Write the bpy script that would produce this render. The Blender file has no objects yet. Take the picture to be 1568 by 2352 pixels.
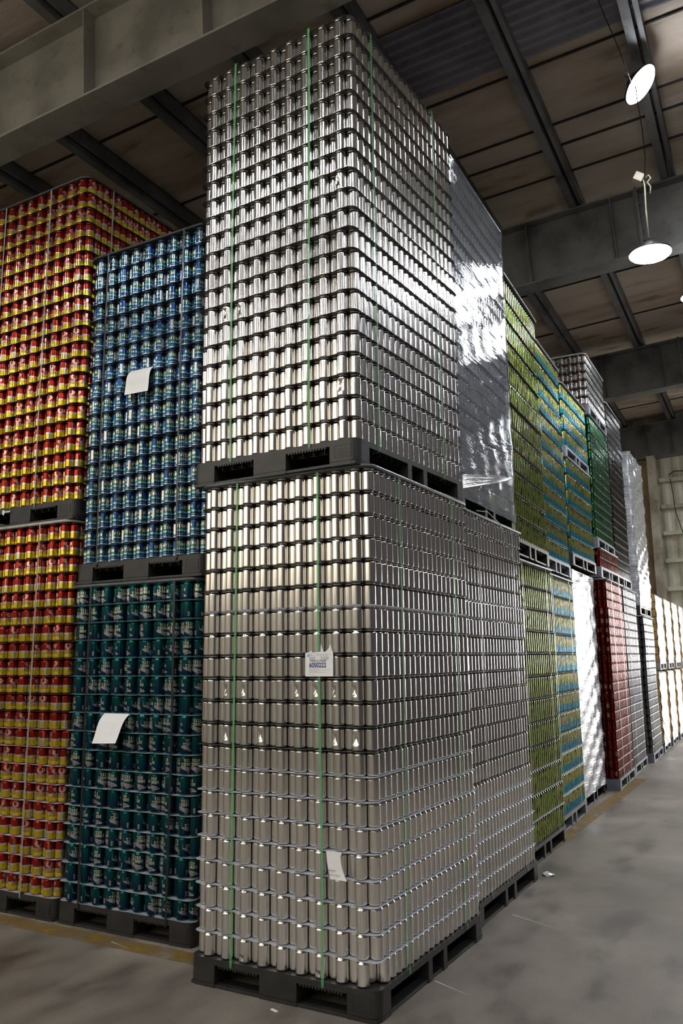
import bpy, bmesh, math, random
import numpy as np
from mathutils import Matrix, Vector
random.seed(7); rng = np.random.default_rng(7)
S = bpy.context.scene; COL = S.collection
PI = math.pi

# ------------------------------------------------------------------ helpers
def link(o): COL.objects.link(o); return o
def tag(o, label=None, cat=None, group=None, kind=None):
    if label: o['label'] = label
    if cat: o['category'] = cat
    if group: o['group'] = group
    if kind: o['kind'] = kind
    return o
def empty(name, M=None):
    o = bpy.data.objects.new(name, None); o.empty_display_size = .1
    if M is not None: o.matrix_world = M
    return link(o)
def mesh_obj(name, me, mat=None, parent=None, M=None):
    o = bpy.data.objects.new(name, me)
    if mat and not me.materials: me.materials.append(mat)
    if parent: o.parent = parent
    if M is not None: o.matrix_local = M
    return link(o)
def smooth(me, on=True):
    me.polygons.foreach_set('use_smooth', [on]*len(me.polygons))
def bm_mesh(bm, name, sm=False):
    me = bpy.data.meshes.new(name); bm.normal_update(); bm.to_mesh(me); bm.free()
    if sm: smooth(me)
    return me
def box(bm, x0, x1, y0, y1, z0, z1, bev=0):
    v = [bm.verts.new(p) for p in ((x0,y0,z0),(x1,y0,z0),(x1,y1,z0),(x0,y1,z0),(x0,y0,z1),(x1,y0,z1),(x1,y1,z1),(x0,y1,z1))]
    fs = [bm.faces.new([v[i] for i in f]) for f in ((3,2,1,0),(4,5,6,7),(0,1,5,4),(1,2,6,5),(2,3,7,6),(3,0,4,7))]
    if bev:
        es = list({e for f in fs for e in f.edges})
        bmesh.ops.bevel(bm, geom=es, offset=bev, segments=2, affect='EDGES', profile=.6)
def box_me(name, *a, bev=0):
    bm = bmesh.new(); box(bm, *a, bev=bev); return bm_mesh(bm, name)
def prism(bm, pts, z0, z1):
    lo = [bm.verts.new((x,y,z0)) for x,y in pts]; hi = [bm.verts.new((x,y,z1)) for x,y in pts]
    n = len(pts); bm.faces.new(lo[::-1]); bm.faces.new(hi)
    for i in range(n): bm.faces.new((lo[i], lo[(i+1)%n], hi[(i+1)%n], hi[i]))
def rrect(x0, x1, y0, y1, r, n=6, which=(1,1,1,1)):
    out = []
    for k,(cx,cy,a,ok) in enumerate(((x1-r,y0+r,-90,which[0]),(x1-r,y1-r,0,which[1]),(x0+r,y1-r,90,which[2]),(x0+r,y0+r,180,which[3]))):
        if not ok:
            out.append(((x1,x1,x0,x0)[k],(y0,y1,y1,y0)[k])); continue
        for i in range(n+1):
            t = math.radians(a+90*i/n); out.append((cx+r*math.cos(t), cy+r*math.sin(t)))
    return out
def tube_me(name, pts, r, seg=8):
    bm = bmesh.new(); rings = []
    P = [Vector(p) for p in pts]
    for i,p in enumerate(P):
        d = (P[min(i+1,len(P)-1)]-P[max(i-1,0)]).normalized()
        a = Vector((1,0,0)) if abs(d.x) < .8 else Vector((0,1,0))
        u = d.cross(a).normalized(); v = d.cross(u)
        rings.append([bm.verts.new(p+r*(math.cos(2*PI*k/seg)*u+math.sin(2*PI*k/seg)*v)) for k in range(seg)])
    for A,B in zip(rings, rings[1:]):
        for k in range(seg): bm.faces.new((A[k], A[(k+1)%seg], B[(k+1)%seg], B[k]))
    bm.faces.new(rings[0][::-1]); bm.faces.new(rings[-1])
    return bm_mesh(bm, name, True)
def lathe_me(name, prof, seg=32):
    bm = bmesh.new(); rings = []
    for r,z in prof:
        rings.append([bm.verts.new((r*math.cos(2*PI*k/seg), r*math.sin(2*PI*k/seg), z)) for k in range(seg)])
    for A,B in zip(rings, rings[1:]):
        for k in range(seg): bm.faces.new((A[k], A[(k+1)%seg], B[(k+1)%seg], B[k]))
    bm.faces.new(rings[0][::-1]); bm.faces.new(rings[-1])
    return bm_mesh(bm, name, True)
ORD = ['first','second','third','fourth','fifth','sixth','seventh','eighth','ninth','tenth','eleventh','twelfth','thirteenth','fourteenth','fifteenth','sixteenth','seventeenth','eighteenth','nineteenth','twentieth','twenty-first','twenty-second','twenty-third','twenty-fourth']

# ------------------------------------------------------------------ materials
class NT:
    def __init__(s, name):
        s.m = bpy.data.materials.new(name); s.m.use_nodes = True
        s.t = s.m.node_tree; s.n = s.t.nodes; s.b = s.n['Principled BSDF']; s.out = s.n['Material Output']
    def add(s, typ, **kw):
        n = s.n.new(typ)
        for k,v in kw.items():
            if hasattr(n, k): setattr(n, k, v)
            else: n.inputs[k].default_value = v
        return n
    def l(s, a, b): s.t.links.new(a, b)
    def noise(s, scale, detail=4, vec=None, stretch=None, coord='Object'):
        tc = s.add('ShaderNodeTexCoord'); mp = s.add('ShaderNodeMapping'); s.l(tc.outputs[coord], mp.inputs[0])
        if stretch: mp.inputs['Scale'].default_value = stretch
        n = s.add('ShaderNodeTexNoise'); n.inputs['Scale'].default_value = scale; n.inputs['Detail'].default_value = detail
        s.l(mp.outputs[0], n.inputs['Vector']); return n
    def ramp(s, src, stops):
        r = s.add('ShaderNodeValToRGB'); e = r.color_ramp.elements
        while len(e) < len(stops): e.new(.5)
        for el,(p,c) in zip(e, stops): el.position = p; el.color = (*c,1) if len(c) == 3 else c
        s.l(src, r.inputs[0]); return r
    def bump(s, h, strength=.2, dist=.01):
        b = s.add('ShaderNodeBump'); b.inputs['Strength'].default_value = strength; b.inputs['Distance'].default_value = dist
        s.l(h, b.inputs['Height']); s.l(b.outputs[0], s.b.inputs['Normal']); return b
def simple(name, col, rough=.5, metal=0, var=.15, scale=12, bump=0):
    t = NT(name); t.b.inputs['Roughness'].default_value = rough; t.b.inputs['Metallic'].default_value = metal
    n = t.noise(scale, 5)
    r = t.ramp(n.outputs[0], [(.3, tuple(c*(1-var) for c in col)), (.7, tuple(min(1,c*(1+var)) for c in col))])
    t.l(r.outputs[0], t.b.inputs['Base Color'])
    if bump: t.bump(n.outputs[0], bump)
    return t.m
def m_can(name, attr=True, metal=.7, rough=.28, col=(.8,.79,.77), streak=.12):
    t = NT(name); t.b.inputs['Metallic'].default_value = metal
    uv = t.add('ShaderNodeUVMap'); uv.uv_map = 'UVMap'
    mp = t.add('ShaderNodeMapping'); mp.inputs['Scale'].default_value = (95, .35, 1); t.l(uv.outputs[0], mp.inputs[0])
    oi = t.add('ShaderNodeObjectInfo'); t.l(oi.outputs['Random'], mp.inputs['Location']) 
    n = t.add('ShaderNodeTexNoise'); n.inputs['Scale'].default_value = 1; n.inputs['Detail'].default_value = 3; t.l(mp.outputs[0], n.inputs['Vector'])
    rr = t.add('ShaderNodeMapRange'); rr.inputs['To Min'].default_value = rough*.75; rr.inputs['To Max'].default_value = rough*1.3
    t.l(n.outputs[0], rr.inputs[0]); t.l(rr.outputs[0], t.b.inputs['Roughness'])
    if attr:
        a = t.add('ShaderNodeVertexColor'); a.layer_name = 'Paint'; t.l(a.outputs[0], t.b.inputs['Base Color'])
    else: t.b.inputs['Base Color'].default_value = (*col,1)
    t.bump(n.outputs[0], streak, .002)
    return t.m
def m_film(name, dif=.12, col=(.8,.82,.85), rough=.08, ior=1.5, strength=.3, crinkle=(1.2,1.2,14), scale=5):
    """thin plastic film: see-through haze under a glossy surface that mirrors at a grazing angle"""
    t = NT(name); t.n.remove(t.b)
    tc = t.add('ShaderNodeTexCoord'); mp = t.add('ShaderNodeMapping'); mp.inputs['Scale'].default_value = crinkle; mp.inputs['Rotation'].default_value = (.28,.2,0); t.l(tc.outputs['Object'], mp.inputs[0])
    n = t.add('ShaderNodeTexNoise'); n.inputs['Scale'].default_value = scale; n.inputs['Detail'].default_value = 5; n.inputs['Distortion'].default_value = .5; t.l(mp.outputs[0], n.inputs['Vector'])
    b = t.add('ShaderNodeBump'); b.inputs['Strength'].default_value = strength; b.inputs['Distance'].default_value = .006; t.l(n.outputs[0], b.inputs['Height'])
    g = t.add('ShaderNodeBsdfGlossy'); g.inputs['Roughness'].default_value = rough; g.inputs['Color'].default_value = (.95,.97,1,1); t.l(b.outputs[0], g.inputs['Normal'])
    d = t.add('ShaderNodeBsdfDiffuse'); d.inputs['Color'].default_value = (*col,1); t.l(b.outputs[0], d.inputs['Normal'])
    tr = t.add('ShaderNodeBsdfTransparent'); tr.inputs['Color'].default_value = (.9,.92,.95,1)
    r = t.add('ShaderNodeMapRange'); r.inputs['From Min'].default_value = .35; r.inputs['From Max'].default_value = .7
    r.inputs['To Min'].default_value = dif*.6; r.inputs['To Max'].default_value = min(1, dif*1.6); t.l(n.outputs[0], r.inputs[0])
    m1 = t.add('ShaderNodeMixShader'); t.l(r.outputs[0], m1.inputs[0]); t.l(tr.outputs[0], m1.inputs[1]); t.l(d.outputs[0], m1.inputs[2])
    fr = t.add('ShaderNodeFresnel'); fr.inputs['IOR'].default_value = ior; t.l(b.outputs[0], fr.inputs['Normal'])
    m2 = t.add('ShaderNodeMixShader'); t.l(fr.outputs[0], m2.inputs[0]); t.l(m1.outputs[0], m2.inputs[1]); t.l(g.outputs[0], m2.inputs[2])
    t.l(m2.outputs[0], t.out.inputs[0]); return t.m
def m_emit(name, col, st):
    t = NT(name); t.n.remove(t.b); e = t.add('ShaderNodeEmission'); e.inputs[0].default_value = (*col,1); e.inputs[1].default_value = st
    t.l(e.outputs[0], t.out.inputs[0]); return t.m

M_SILVER = m_can('bare_aluminium', attr=False, metal=1, rough=.17, col=(.86,.845,.82), streak=.11)
M_PRINT = m_can('printed_aluminium', metal=.74, rough=.17, streak=.04)
M_PRINT2 = m_can('printed_aluminium_matte', metal=.86, rough=.19, streak=.03)
M_BLACKP = simple('black_plastic', (.022,.021,.020), .42, var=.3, scale=9, bump=.05)
M_GREYP = simple('grey_plastic', (.13,.14,.16), .45, var=.2)
M_SHEET_D = simple('dark_sheet', (.026,.025,.024), .36, var=.3, scale=6)
M_SHEET_L = simple('pale_sheet', (.34,.35,.38), .38, var=.15, scale=6)
M_FRAME = simple('frame_plastic', (.07,.085,.09), .32, var=.2)
M_PALEFRAME = simple('pale_frame_plastic', (.38,.37,.34), .4)
M_PAPER = simple('paper', (.82,.82,.80), .7, var=.02)
M_INKB = simple('blue_ink', (.06,.07,.26), .6, var=.05)
M_INKK = simple('black_ink', (.12,.12,.14), .6, var=.05)
M_INKL = simple('faint_ink', (.55,.55,.66), .6, var=.05)
M_LOGO = simple('cyan_print', (.2,.5,.62), .6, var=.1)
M_WHITEP = simple('white_print', (.75,.75,.75), .5, var=.03)
M_KRAFT = simple('kraft_card', (.55,.34,.12), .7, var=.3, scale=20)
M_ROPE = simple('rope', (.45,.42,.34), .8)
M_CABLE = simple('black_cable', (.02,.02,.02), .6)
M_BOXP = simple('beige_box', (.5,.46,.36), .5)
M_HOUSE = simple('lamp_housing', (.10,.10,.11), .4, metal=.6)
M_LENS = m_emit('lamp_light', (.93,.96,1), 62)
M_WIN = m_emit('translucent_panel_daylight', (1,.88,.69), .85)
M_SCRAP = simple('scrap_plastic', (.6,.62,.66), .2)
def m_strap(name, col, a):
    t = NT(name); t.b.inputs['Base Color'].default_value = (*col,1); t.b.inputs['Roughness'].default_value = .3; t.b.inputs['Alpha'].default_value = a
    n = t.noise(30); t.bump(n.outputs[0], .1); return t.m
M_SGREEN = m_strap('green_strap', (.15,.46,.18), .46)
M_SBLACK = m_strap('black_strap', (.012,.013,.014), 1)
M_SPALE = m_strap('pale_strap', (.30,.34,.30), .8)
M_SLIME = m_strap('pale_green_strap', (.42,.62,.42), .85)
def m_steel(name, base, stain, rough=.55):
    t = NT(name); t.b.inputs['Roughness'].default_value = rough; t.b.inputs['Metallic'].default_value = .15
    n = t.noise(1.6, 7); n2 = t.noise(9, 6)
    r = t.ramp(n.outputs[0], [(.36, stain), (.55, base), (.75, tuple(c*1.12 for c in base))])
    r2 = t.ramp(n2.outputs[0], [(.25, (.45,.44,.42)), (.42, (1,1,1))])
    mx = t.add('ShaderNodeMix', data_type='RGBA', blend_type='MULTIPLY'); mx.inputs[0].default_value = .6
    t.l(r.outputs[0], mx.inputs[6]); t.l(r2.outputs[0], mx.inputs[7]); t.l(mx.outputs[2], t.b.inputs['Base Color'])
    t.bump(n2.outputs[0], .06); return t.m
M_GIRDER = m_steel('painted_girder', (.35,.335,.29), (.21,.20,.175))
M_GIRDER2 = m_steel('shaded_girder', (.20,.20,.195), (.10,.10,.10))  # girder paint darkened: weaker light on the farther girders put into the colour
M_PURLIN = m_steel('galvanised_purlin', (.19,.195,.20), (.11,.11,.115), .5)
M_WALLP = m_steel('wall_panel_paint', (.60,.58,.46), (.40,.37,.27), .6)
M_COLUMN = m_steel('column_paint', (.58,.53,.42), (.32,.28,.2))
M_BROWN = m_steel('rusty_steel', (.36,.27,.15), (.22,.16,.09))
M_CORR = m_steel('corrugated_sheet', (.24,.235,.28), (.16,.155,.19), .5)
def m_ceiling():
    t = NT('insulation_facing'); t.b.inputs['Roughness'].default_value = .75
    n = t.noise(1.1, 8, stretch=(.45,1.6,1)); n2 = t.noise(3.2, 6, stretch=(.4,1.3,1)); n3 = t.noise(60, 3)
    r = t.ramp(n.outputs[0], [(.30, (.34,.26,.19)), (.48, (.54,.46,.385)), (.7, (.64,.57,.49))])
    r2 = t.ramp(n2.outputs[0], [(.28, (.35,.28,.22)), (.40, (.9,.86,.8)), (.6, (1,1,1))])
    mx = t.add('ShaderNodeMix', data_type='RGBA', blend_type='MULTIPLY'); mx.inputs[0].default_value = .8
    t.l(r.outputs[0], mx.inputs[6]); t.l(r2.outputs[0], mx.inputs[7]); t.l(mx.outputs[2], t.b.inputs['Base Color'])
    t.bump(n2.outputs[0], .5, .05); return t.m
M_CEIL = m_ceiling()
M_SEAM = simple('seam_tape', (.03,.027,.025), .7)
def m_floor():
    t = NT('concrete'); 
    n = t.noise(.7, 9); n2 = t.noise(3.5, 8, stretch=(1,.5,1)); n3 = t.noise(170, 2); n4 = t.noise(.35, 5, stretch=(1,.35,1))
    r = t.ramp(n.outputs[0], [(.34, (.14,.12,.097)), (.5, (.215,.187,.155)), (.64, (.30,.262,.22))])
    r2 = t.ramp(n2.outputs[0], [(.32, (.42,.40,.38)), (.46, (.86,.85,.84)), (.65, (1.15,1.13,1.1))])
    r3 = t.ramp(n3.outputs[0], [(.3, (.75,.75,.75)), (.5, (1,1,1)), (.66, (1.1,1.1,1.1)), (.74, (2.1,2.1,2.05))])
    r4 = t.ramp(n4.outputs[0], [(.38, (.72,.72,.73)), (.55, (1,1,1))])
    prev = r.outputs[0]
    for q in (r2,r3,r4):
        mx = t.add('ShaderNodeMix', data_type='RGBA', blend_type='MULTIPLY'); mx.inputs[0].default_value = 1; mx.clamp_result = False
        t.l(prev, mx.inputs[6]); t.l(q.outputs[0], mx.inputs[7]); prev = mx.outputs[2]
    t.l(prev, t.b.inputs['Base Color'])
    rr = t.ramp(n2.outputs[0], [(.3, (.45,)*3), (.7, (.7,)*3)]); t.l(rr.outputs[0], t.b.inputs['Roughness'])
    t.bump(n3.outputs[0], .12, .004); return t.m
M_FLOOR = m_floor()
def m_yellow():
    t = NT('worn_yellow_paint'); t.b.inputs['Roughness'].default_value = .55
    n = t.noise(6, 8); t.b.inputs['Base Color'].default_value = (.30,.19,.045,1)
    r = t.ramp(n.outputs[0], [(.30, (0,)*3), (.75, (.8,)*3)]); t.l(r.outputs[0], t.b.inputs['Alpha']); return t.m
M_YELLOW = m_yellow()
M_WALL = simple('plain_wall', (.46,.42,.35), .7)
M_ASPH = simple('asphalt', (.10,.10,.10), .8)

# ------------------------------------------------------------------ can artwork (rows top to bottom, columns around)
F35 = {'A':'010101111101101','B':'110101110101110','I':'111010010010111','T':'111010010010010','R':'110101110101101','E':'111100110100111','F':'111100110100100',
 'D':'110101101101110','O':'111101101101111','N':'101111111101101','K':'101101110101101','Y':'101101010010010','X':'101101010101101','S':'111100111001111'}
def text(G, s, c, row, col):
    w = len(s)*4-1; c0 = c-w//2
    for n,ch in enumerate(s):
        for k,b in enumerate(F35[ch]):
            if b == '1': G[row+k//3, (c0+n*4+k%3) % G.shape[1]] = col
NU, NV = 56, 26
def art_red():
    G = np.zeros((NV,NU,3)); G[:13] = (.30,.018,.010); G[15:] = (.60,.46,.03); G[12:15] = (.60,.54,.50)
    c = 18; W = (.74,.55,.47)
    for s in (-1,1):                                    # a pair of raised wings
        for v in range(0,11):
            hw = {0:(3,6),1:(3,8),2:(3,9),3:(3,9),4:(3,9),5:(2,9),6:(2,8),7:(1,7),8:(0,6),9:(0,4),10:(0,2)}[v]
            for u in range(hw[0], hw[1]):
                if (u*2+v) % 5: G[v, (c+s*u) % NU] = W
    G[11:16, c-11:c+12] = (.58,.50,.46)
    text(G, 'TEXAS', c, 11, (.34,.10,.09))
    for v in (17,18):
        for u in range(8,29):
            if (u+v) % 3: G[v,u] = (.50,.22,.02)
    G[20:24,9:28] = (.72,.62,.15)
    G[:12,43:46] = (.46,.17,.13); G[15:26,42:47] = (.55,.55,.5)
    for v in range(16,26,2): G[v,43:46] = (.2,.2,.2)
    return G
def art_teal():
    G = np.zeros((NV,NU,3))
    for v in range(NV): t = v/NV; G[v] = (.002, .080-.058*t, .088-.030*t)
    L = (.80,.80,.66); c = 18
    G[2:7, c-9:c+9] = (.012,.06,.06); G[8:13, c-11:c+13] = (.012,.06,.06)
    text(G, 'REEF', c, 2, L); text(G, 'DONKEY', c, 8, L)
    for u in range(-16,18):                             # leaping fish below the lettering
        cy = 18-.28*u-.004*u*u; h = 3.0*math.sqrt(max(0,1-((u-2)/16)**2))+.3
        for v in range(NV):
            if v > 12 and abs(v-cy) < h:
                G[v,(c+u) % NU] = (.38,.42,.42) if v < cy+.4 else (.48,.43,.47)
    G[20,c-8:c-1] = (.12,.03,.05)
    for (u,v) in ((-4,23),(-3,22),(-3,23),(-2,22),(-2,24),(-1,23),(0,23),(0,24),(-5,24),(1,22),(2,21),(-2,25)): G[v,(c+u)%NU] = (.42,.42,.38)
    for v in range(6,14): G[v,(c+16+abs(v-10)//2)%NU] = (.10,.2,.22); G[v,(c+17)%NU] = (.08,.17,.18)
    G[16:24,41:44] = (.5,.5,.46); G[17:23,42] = (.1,.1,.1)
    return G
def art_blue():
    G = np.zeros((NV,NU,3))
    for v in range(NV): G[v] = (.018,.06,.20)
    c = 16
    for c in (16,44):
        G[0:14,c-10:c+11] = (.018,.055,.12)
        for u in range(-10,11):
            for v in range(1,5):
                if (u*u)/90+((v-5)**2)/16 < 1: G[v,c+u] = (.15,.2,.10)
            for v in range(11,14):
                if (u*3+v*5) % 4: G[v,c+u] = (.06,.22,.06)
        text(G, 'ABITA', c, 5, (.8,.78,.68))
    for u in range(NU):
        for v in range(14,17):
            if (u+v*2) % 5: G[v,u] = (.26,.5,.62)
    G[17:23] = (.008,.03,.10); G[21] = (.25,.33,.36); G[24:] = (.35,.55,.68)
    for u in range(NU):
        if u % 3 == 0: G[18:20,u] = (.12,.2,.24)
    G[2:20,28:33] = (.55,.53,.50)
    return G
def blot(n, m, seed, pal, th, sc=(5,3)):
    r = np.random.default_rng(seed); k = r.random((n//sc[0]+3, m//sc[1]+3)); G = np.zeros((n,m,3))
    for v in range(n):
        for u in range(m):
            a, b = v/sc[0]+.5*math.sin(u*.9), (u+.8*math.sin(v*.7))/sc[1]; i0, j0 = int(a), int(b); f, g = a-i0, b-j0
            q = lambda i,j: k[i % k.shape[0], j % (m//sc[1])]
            x = (q(i0,j0)*(1-f)+q(i0+1,j0)*f)*(1-g)+(q(i0,j0+1)*(1-f)+q(i0+1,j0+1)*f)*g+.06*r.random()
            i = 0
            while i < len(th) and x > th[i]: i += 1
            G[v,u] = pal[i]
    return G
def art_green(): return blot(18,24,3,[(.025,.028,.008),(.13,.17,.03),(.38,.40,.10),(.17,.34,.07),(.36,.12,.05)],[.26,.42,.66,.84])
def art_aqua():
    G = blot(18,24,5,[(.03,.10,.15),(.42,.43,.13),(.52,.50,.15),(.20,.28,.09)],[.24,.5,.78])
    for u in range(24):
        h = 11+int(2*math.sin(u*1.3)); G[h:,u] = (.02,.30,.44)
        if u % 4 == 0: G[h+2:h+4,u] = (.12,.42,.5)
    return G
def art_dred(): 
    G = blot(12,24,8,[(.16,.012,.008),(.24,.03,.02),(.36,.12,.09)],[.5,.8]); G[2:8,8:13] = (.42,.25,.22); G[:2] = (.30,.03,.01); return G
def art_sgreen(): return blot(12,24,9,[(.005,.05,.025),(.01,.13,.05),(.10,.24,.03),(.02,.10,.14)],[.35,.68,.88])
def art_white():
    G = blot(12,24,10,[(.03,.03,.035),(.45,.46,.46),(.6,.6,.58)],[.35,.6]); G[:3] = (.5,.52,.55); G[10:] = (.02,.015,.012); G[11] = (.35,.10,.03); return G
def art_dark(): return blot(12,24,11,[(.03,.028,.026),(.06,.055,.05),(.11,.09,.085)],[.5,.85])
def art_grey(): 
    G = blot(12,24,12,[(.13,.135,.15),(.18,.185,.20),(.25,.25,.27)],[.4,.8]); return G

def can_tpl(h, nu, nv, art=None, base=(.6,.6,.58), shrink=0):
    """open drink can, body divided into the cells of its printed artwork -> quads, uv, colours"""
    R = .0329-shrink
    zb0, zb1 = .009, h-.0155
    prof = [(.014,.006),(.0245,0),(.0262,.0006),(R-.0008,.007)]
    body = [(R, zb0+(zb1-zb0)*k/nv) for k in range(nv+1)]
    if nv <= 4: body = [(R,zb0),(R,zb0+.0015),(R,(zb0+zb1)/2),(R,zb1-.0015),(R,zb1)]; nv = 4
    top = [(R-.0012,zb1+.003),(.0282,zb1+.0095),(.0268,h-.004),(.0268,h-.0022),(.0284,h-.0008),(.0284,h),(.0262,h),(.0262,h-.012)]
    if nu < 20: prof = [(.0245,0),(R-.0008,.007)]; top = [(.0278,h-.005),(.0284,h)]
    P = prof+body+top; n = len(P)
    ang = np.arange(nu)*2*PI/nu
    V = np.array([[r*math.cos(a), r*math.sin(a), z] for r,z in P for a in ang])
    F = []; UV = []; C = []
    nb = len(prof)
    for k in range(n-1):
        for u in range(nu):
            u2 = (u+1) % nu
            F.append((k*nu+u, k*nu+u2, (k+1)*nu+u2, (k+1)*nu+u))
            v0, v1 = P[k][1]/h, P[k+1][1]/h
            UV += [(u/nu,v0),((u+1)/nu,v0),((u+1)/nu,v1),(u/nu,v1)]
            if art is None: c = base
            else:
                row = k-nb; H,Wd = art.shape[:2]
                if 0 <= row < nv: c = art[min(H-1, int((nv-1-row)*H/nv)), int((nu-1-u)*Wd/nu) % Wd]
                elif row < 0: c = art[H-1, int((nu-1-u)*Wd/nu) % Wd] if k > nb-2 else base
                elif k < n-4 and row < nv+2: c = art[0, 0]
                else: c = base
            C += [(*c,1)]*4
    return V.astype(np.float32), np.array(F, np.int32), np.array(UV, np.float32), np.array(C, np.float32)
def tpl_mesh(name, T, inst=None, mat=None, attr=True):
    """one mesh out of a template, or out of many copies of it [(tpl, x,y,z,rot)]"""
    if inst is None: inst = [(T,0,0,0,0)]
    Vs, Fs, Us, Cs = [], [], [], []; off = 0
    for (t,x,y,z,r) in inst:
        V,F,U,C = t; c,s = math.cos(r), math.sin(r)
        W = np.empty_like(V); W[:,0] = c*V[:,0]-s*V[:,1]+x; W[:,1] = s*V[:,0]+c*V[:,1]+y; W[:,2] = V[:,2]+z
        Vs.append(W); Fs.append(F+off); Us.append(U); Cs.append(C); off += len(V)
    V = np.concatenate(Vs); F = np.concatenate(Fs); U = np.concatenate(Us); Cc = np.concatenate(Cs)
    me = bpy.data.meshes.new(name); me.vertices.add(len(V)); me.vertices.foreach_set('co', V.ravel())
    me.loops.add(F.size); me.loops.foreach_set('vertex_index', F.ravel())
    me.polygons.add(len(F)); me.polygons.foreach_set('loop_start', np.arange(0, F.size, 4, dtype=np.int32))
    me.polygons.foreach_set('use_smooth', np.ones(len(F), bool))
    me.update(calc_edges=True)
    uv = me.uv_layers.new(name='UVMap'); uv.data.foreach_set('uv', U.ravel())
    if attr:
        a = me.color_attributes.new('Paint', 'FLOAT_COLOR', 'CORNER'); a.data.foreach_set('color', Cc.ravel())
    if mat: me.materials.append(mat)
    return me
PITCH = .1191
H12 = .1178
KIND = {}
def kind(key, nm, word, h, mat, art=None, nu=56, nv=26, base=(.6,.6,.58), desc=''):
    nu2, nv2 = (24,9) if art is None else (28,13)
    if art is not None and art.shape[1] <= 24: nu2, nv2 = 12, 9
    KIND[key] = dict(nm=nm, word=word, mat=mat, attr=art is not None, hi=can_tpl(h,nu,nv,art,base), lo=can_tpl(h,nu2,nv2,art,base), h=h, items=[], desc=desc)
kind('silver', 'silver_can', 'bare silver can', H12, M_SILVER, None, 36, 3)
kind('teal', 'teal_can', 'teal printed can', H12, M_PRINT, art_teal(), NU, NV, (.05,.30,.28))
kind('blue', 'blue_can', 'blue printed can', H12, M_PRINT, art_blue(), NU, NV, (.25,.4,.5))
kind('red', 'red_yellow_can', 'red and yellow can', H12, M_PRINT, art_red(), NU, NV, (.55,.12,.08))
kind('green', 'green_can', 'tall green can', .1905, M_PRINT2, art_green(), 24, 18, (.3,.33,.3))
kind('aqua', 'aqua_can', 'yellow aqua can', .186, M_PRINT2, art_aqua(), 24, 18, (.4,.45,.45))
kind('dred', 'dark_red_can', 'dark red can', H12, M_PRINT2, art_dred(), 24, 12, (.35,.05,.03))
kind('sgreen', 'deep_green_can', 'deep green can', H12, M_PRINT2, art_sgreen(), 24, 12, (.1,.3,.15))
kind('white', 'black_white_can', 'black and white can', H12, M_PRINT2, art_white(), 24, 12, (.5,.2,.08))
kind('dark', 'brown_can', 'dark brown-grey can', H12, M_PRINT2, art_dark(), 24, 12, (.25,.22,.2))
kind('grey', 'grey_can', 'blue-grey can', H12, M_PRINT2, art_grey(), 24, 12, (.35,.35,.38))

# dented bare can
def dent(T, a0, z0, w=.55, hz=.034, d=.010):
    V = T[0].copy()
    for v in V:
        a = math.atan2(v[1], v[0]); da = (a-a0+PI) % (2*PI)-PI
        k = max(0, 1-abs(da)/w); q = (v[2]-z0)/hz
        q = max(0, 1-abs(q)) if q < 0 else max(0, 1-abs(q)*1.6)
        f = d*min(k, q)*1.6
        r = math.hypot(v[0],v[1]); v[0] *= (r-f)/r; v[1] *= (r-f)/r
    return (V, *T[1:])
TDENT = can_tpl(H12, 48, 22)
ME_DENT = [tpl_mesh('dented_can', dent(TDENT, -PI/2-.15+.12*k, .062+.004*k, .5+.08*k, .036+.004*k, .0075+.001*k), mat=M_SILVER, attr=False) for k in range(3)]
ME_DENTLOW = tpl_mesh('dented_can_low', dent(TDENT, -PI/2, .022, .6, .03, .010), mat=M_SILVER, attr=False)

# ------------------------------------------------------------------ camera
f_px = 1897.9
CAMP = Vector((1.89096, -3.69933, 1.66237)); yaw, pit, rol = -.50653, .17624, -.01197
fw = Vector((math.sin(yaw)*math.cos(pit), math.cos(yaw)*math.cos(pit), math.sin(pit)))
rt = Vector((math.cos(yaw), -math.sin(yaw), 0)); up = rt.cross(fw)
rt, up = math.cos(rol)*rt+math.sin(rol)*up, -math.sin(rol)*rt+math.cos(rol)*up
cd = bpy.data.cameras.new('camera'); cam = link(bpy.data.objects.new('camera', cd)); S.camera = cam
cd.sensor_fit = 'VERTICAL'; cd.sensor_height = 36; cd.lens = f_px/2352*36; cd.clip_end = 200
cam.matrix_world = Matrix(((rt.x,up.x,-fw.x,CAMP.x),(rt.y,up.y,-fw.y,CAMP.y),(rt.z,up.z,-fw.z,CAMP.z),(0,0,0,1)))
def project(p):
    d = p-CAMP; z = d.dot(fw)
    return (784+f_px*d.dot(rt)/z, 1176-f_px*d.dot(up)/z, z)

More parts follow.
